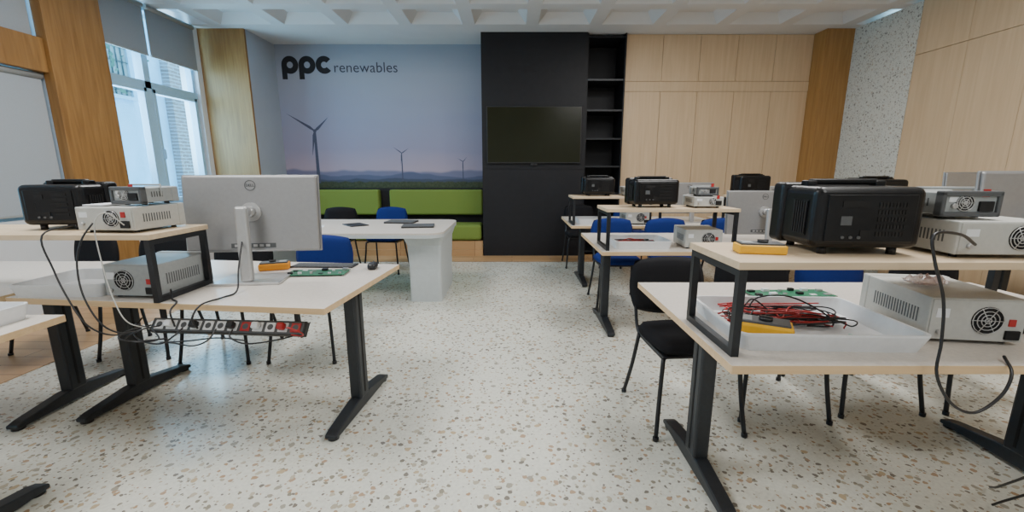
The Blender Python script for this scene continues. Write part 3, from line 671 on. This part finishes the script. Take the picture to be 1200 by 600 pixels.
monitor('silver widescreen monitor seen from behind',(2.10,5.08,TZ),3,.10)
# second row
scope(.37,.22,.225,'black bench oscilloscope seen from behind on shelf',(1.10,3.39,SZ),4)
psu(.22,.26,.085,'pale grey bench instrument on shelf',(1.50,3.38,SZ),-3)
meterbox(.15,.18,.065,'small grey multimeter stacked on instrument',(1.50,3.38,SZ+.0875),-3)
tray(.44,.34,.065,'white plastic parts tray on desk',(1.02,3.42,TZ),0)
psu(.28,.30,.15,'grey bench power supply under shelf',(1.50,3.42,TZ),-4)
for k in range(6):
    rnd=random.Random(k+50); cable([(1.0+rnd.uniform(-.16,.16),3.42+rnd.uniform(-.1,.1),TZ+.02+rnd.uniform(0,.03)) for j in range(7)],.0035,M_RED if k%2 else M_BLKP,'test lead coiled in tray','test_lead','test lead','test leads in far tray')
# third row
scope(.36,.22,.215,'black bench oscilloscope seen from behind on shelf',(.98,4.93,SZ),0)
psu(.24,.26,.10,'pale grey bench instrument on shelf',(1.38,4.92,SZ),0)
tray(.40,.30,.065,'white plastic parts tray on desk',(.95,4.95,TZ),0)
psu(.26,.30,.15,'grey bench power supply under shelf',(1.42,4.95,TZ),0)
scope(.36,.22,.235,'black bench oscilloscope seen from behind on shelf',(2.72,4.93,SZ),0)
psu(.24,.26,.10,'pale grey bench instrument on shelf',(3.12,4.92,SZ),0)
scope(.34,.22,.225,'black bench oscilloscope seen from behind on shelf',(2.86,3.39,SZ),0)
psu(.24,.26,.10,'pale grey bench instrument on shelf',(3.21,3.38,SZ),0)
# meeting table items
for x,y,rz,l in((-1.02,4.62,8,'black closed laptop lying on table'),(-1.3,5.0,-6,'black closed laptop lying on table')):
    r=root('laptop',l,'laptop',(x,y,.752),rz,'closed laptops')
    P().box(-.17,.17,-.12,.12,0,.012,0,.003).obj('laptop_base',M_BLKP,r); P().box(-.17,.17,-.12,.12,.0125,.02,0,.003).obj('laptop_lid',M_DKGREY,r)
P().box(-.10,.10,-.14,.14,0,.01,0,.003).obj('notebook',M_BLKP,None,(-1.75,4.75,.752),(0,0,R(40)),'black notebook lying on table','notebook')
P().box(-.15,.15,-.105,.105,0,.002).obj('paper_sheet',M_PAPER,None,(-2.2,4.6,.752),(0,0,R(20)),'white paper sheet on table','paper')

# ------------------------------------------------------------ lights
def area(x,y,z,sx,sy,e,col=(1,1,1),rot=(0,0,0)):
    l=bpy.data.lights.new('added_area_light','AREA'); l.shape='RECTANGLE'; l.size=sx; l.size_y=sy; l.energy=e; l.color=col
    o=bpy.data.objects.new('added_area_light',l); COL.objects.link(o); o.location=(x,y,z); o.rotation_euler=rot; return o
for x in(-2.2,1.9):
    for y,e in((-.6,36),(1.9,74),(4.3,58)):
        area(x,y,ZC-.04,1.0,1.0,e,(1,.985,.96))  # unseen area lamps under the ceiling, added to light the room
area(-4.9,5.75,2.1,1.4,2.2,115,(.68,.86,1),(0,R(-90),0))  # added lamp outside the window, stands in for its daylight
wd=bpy.data.worlds.new('World'); SC.world=wd; wd.use_nodes=True
bg=wd.node_tree.nodes['Background']; bg.inputs[0].default_value=(.42,.77,1,1); bg.inputs[1].default_value=4.8

cam=bpy.data.cameras.new('Camera'); cam.sensor_width=36; cam.lens=15.0; cam.clip_start=.05
co=bpy.data.objects.new('Camera',cam); COL.objects.link(co); co.location=(0,0,1.35); co.rotation_euler=(R(90-11.31),0,0)
SC.camera=co
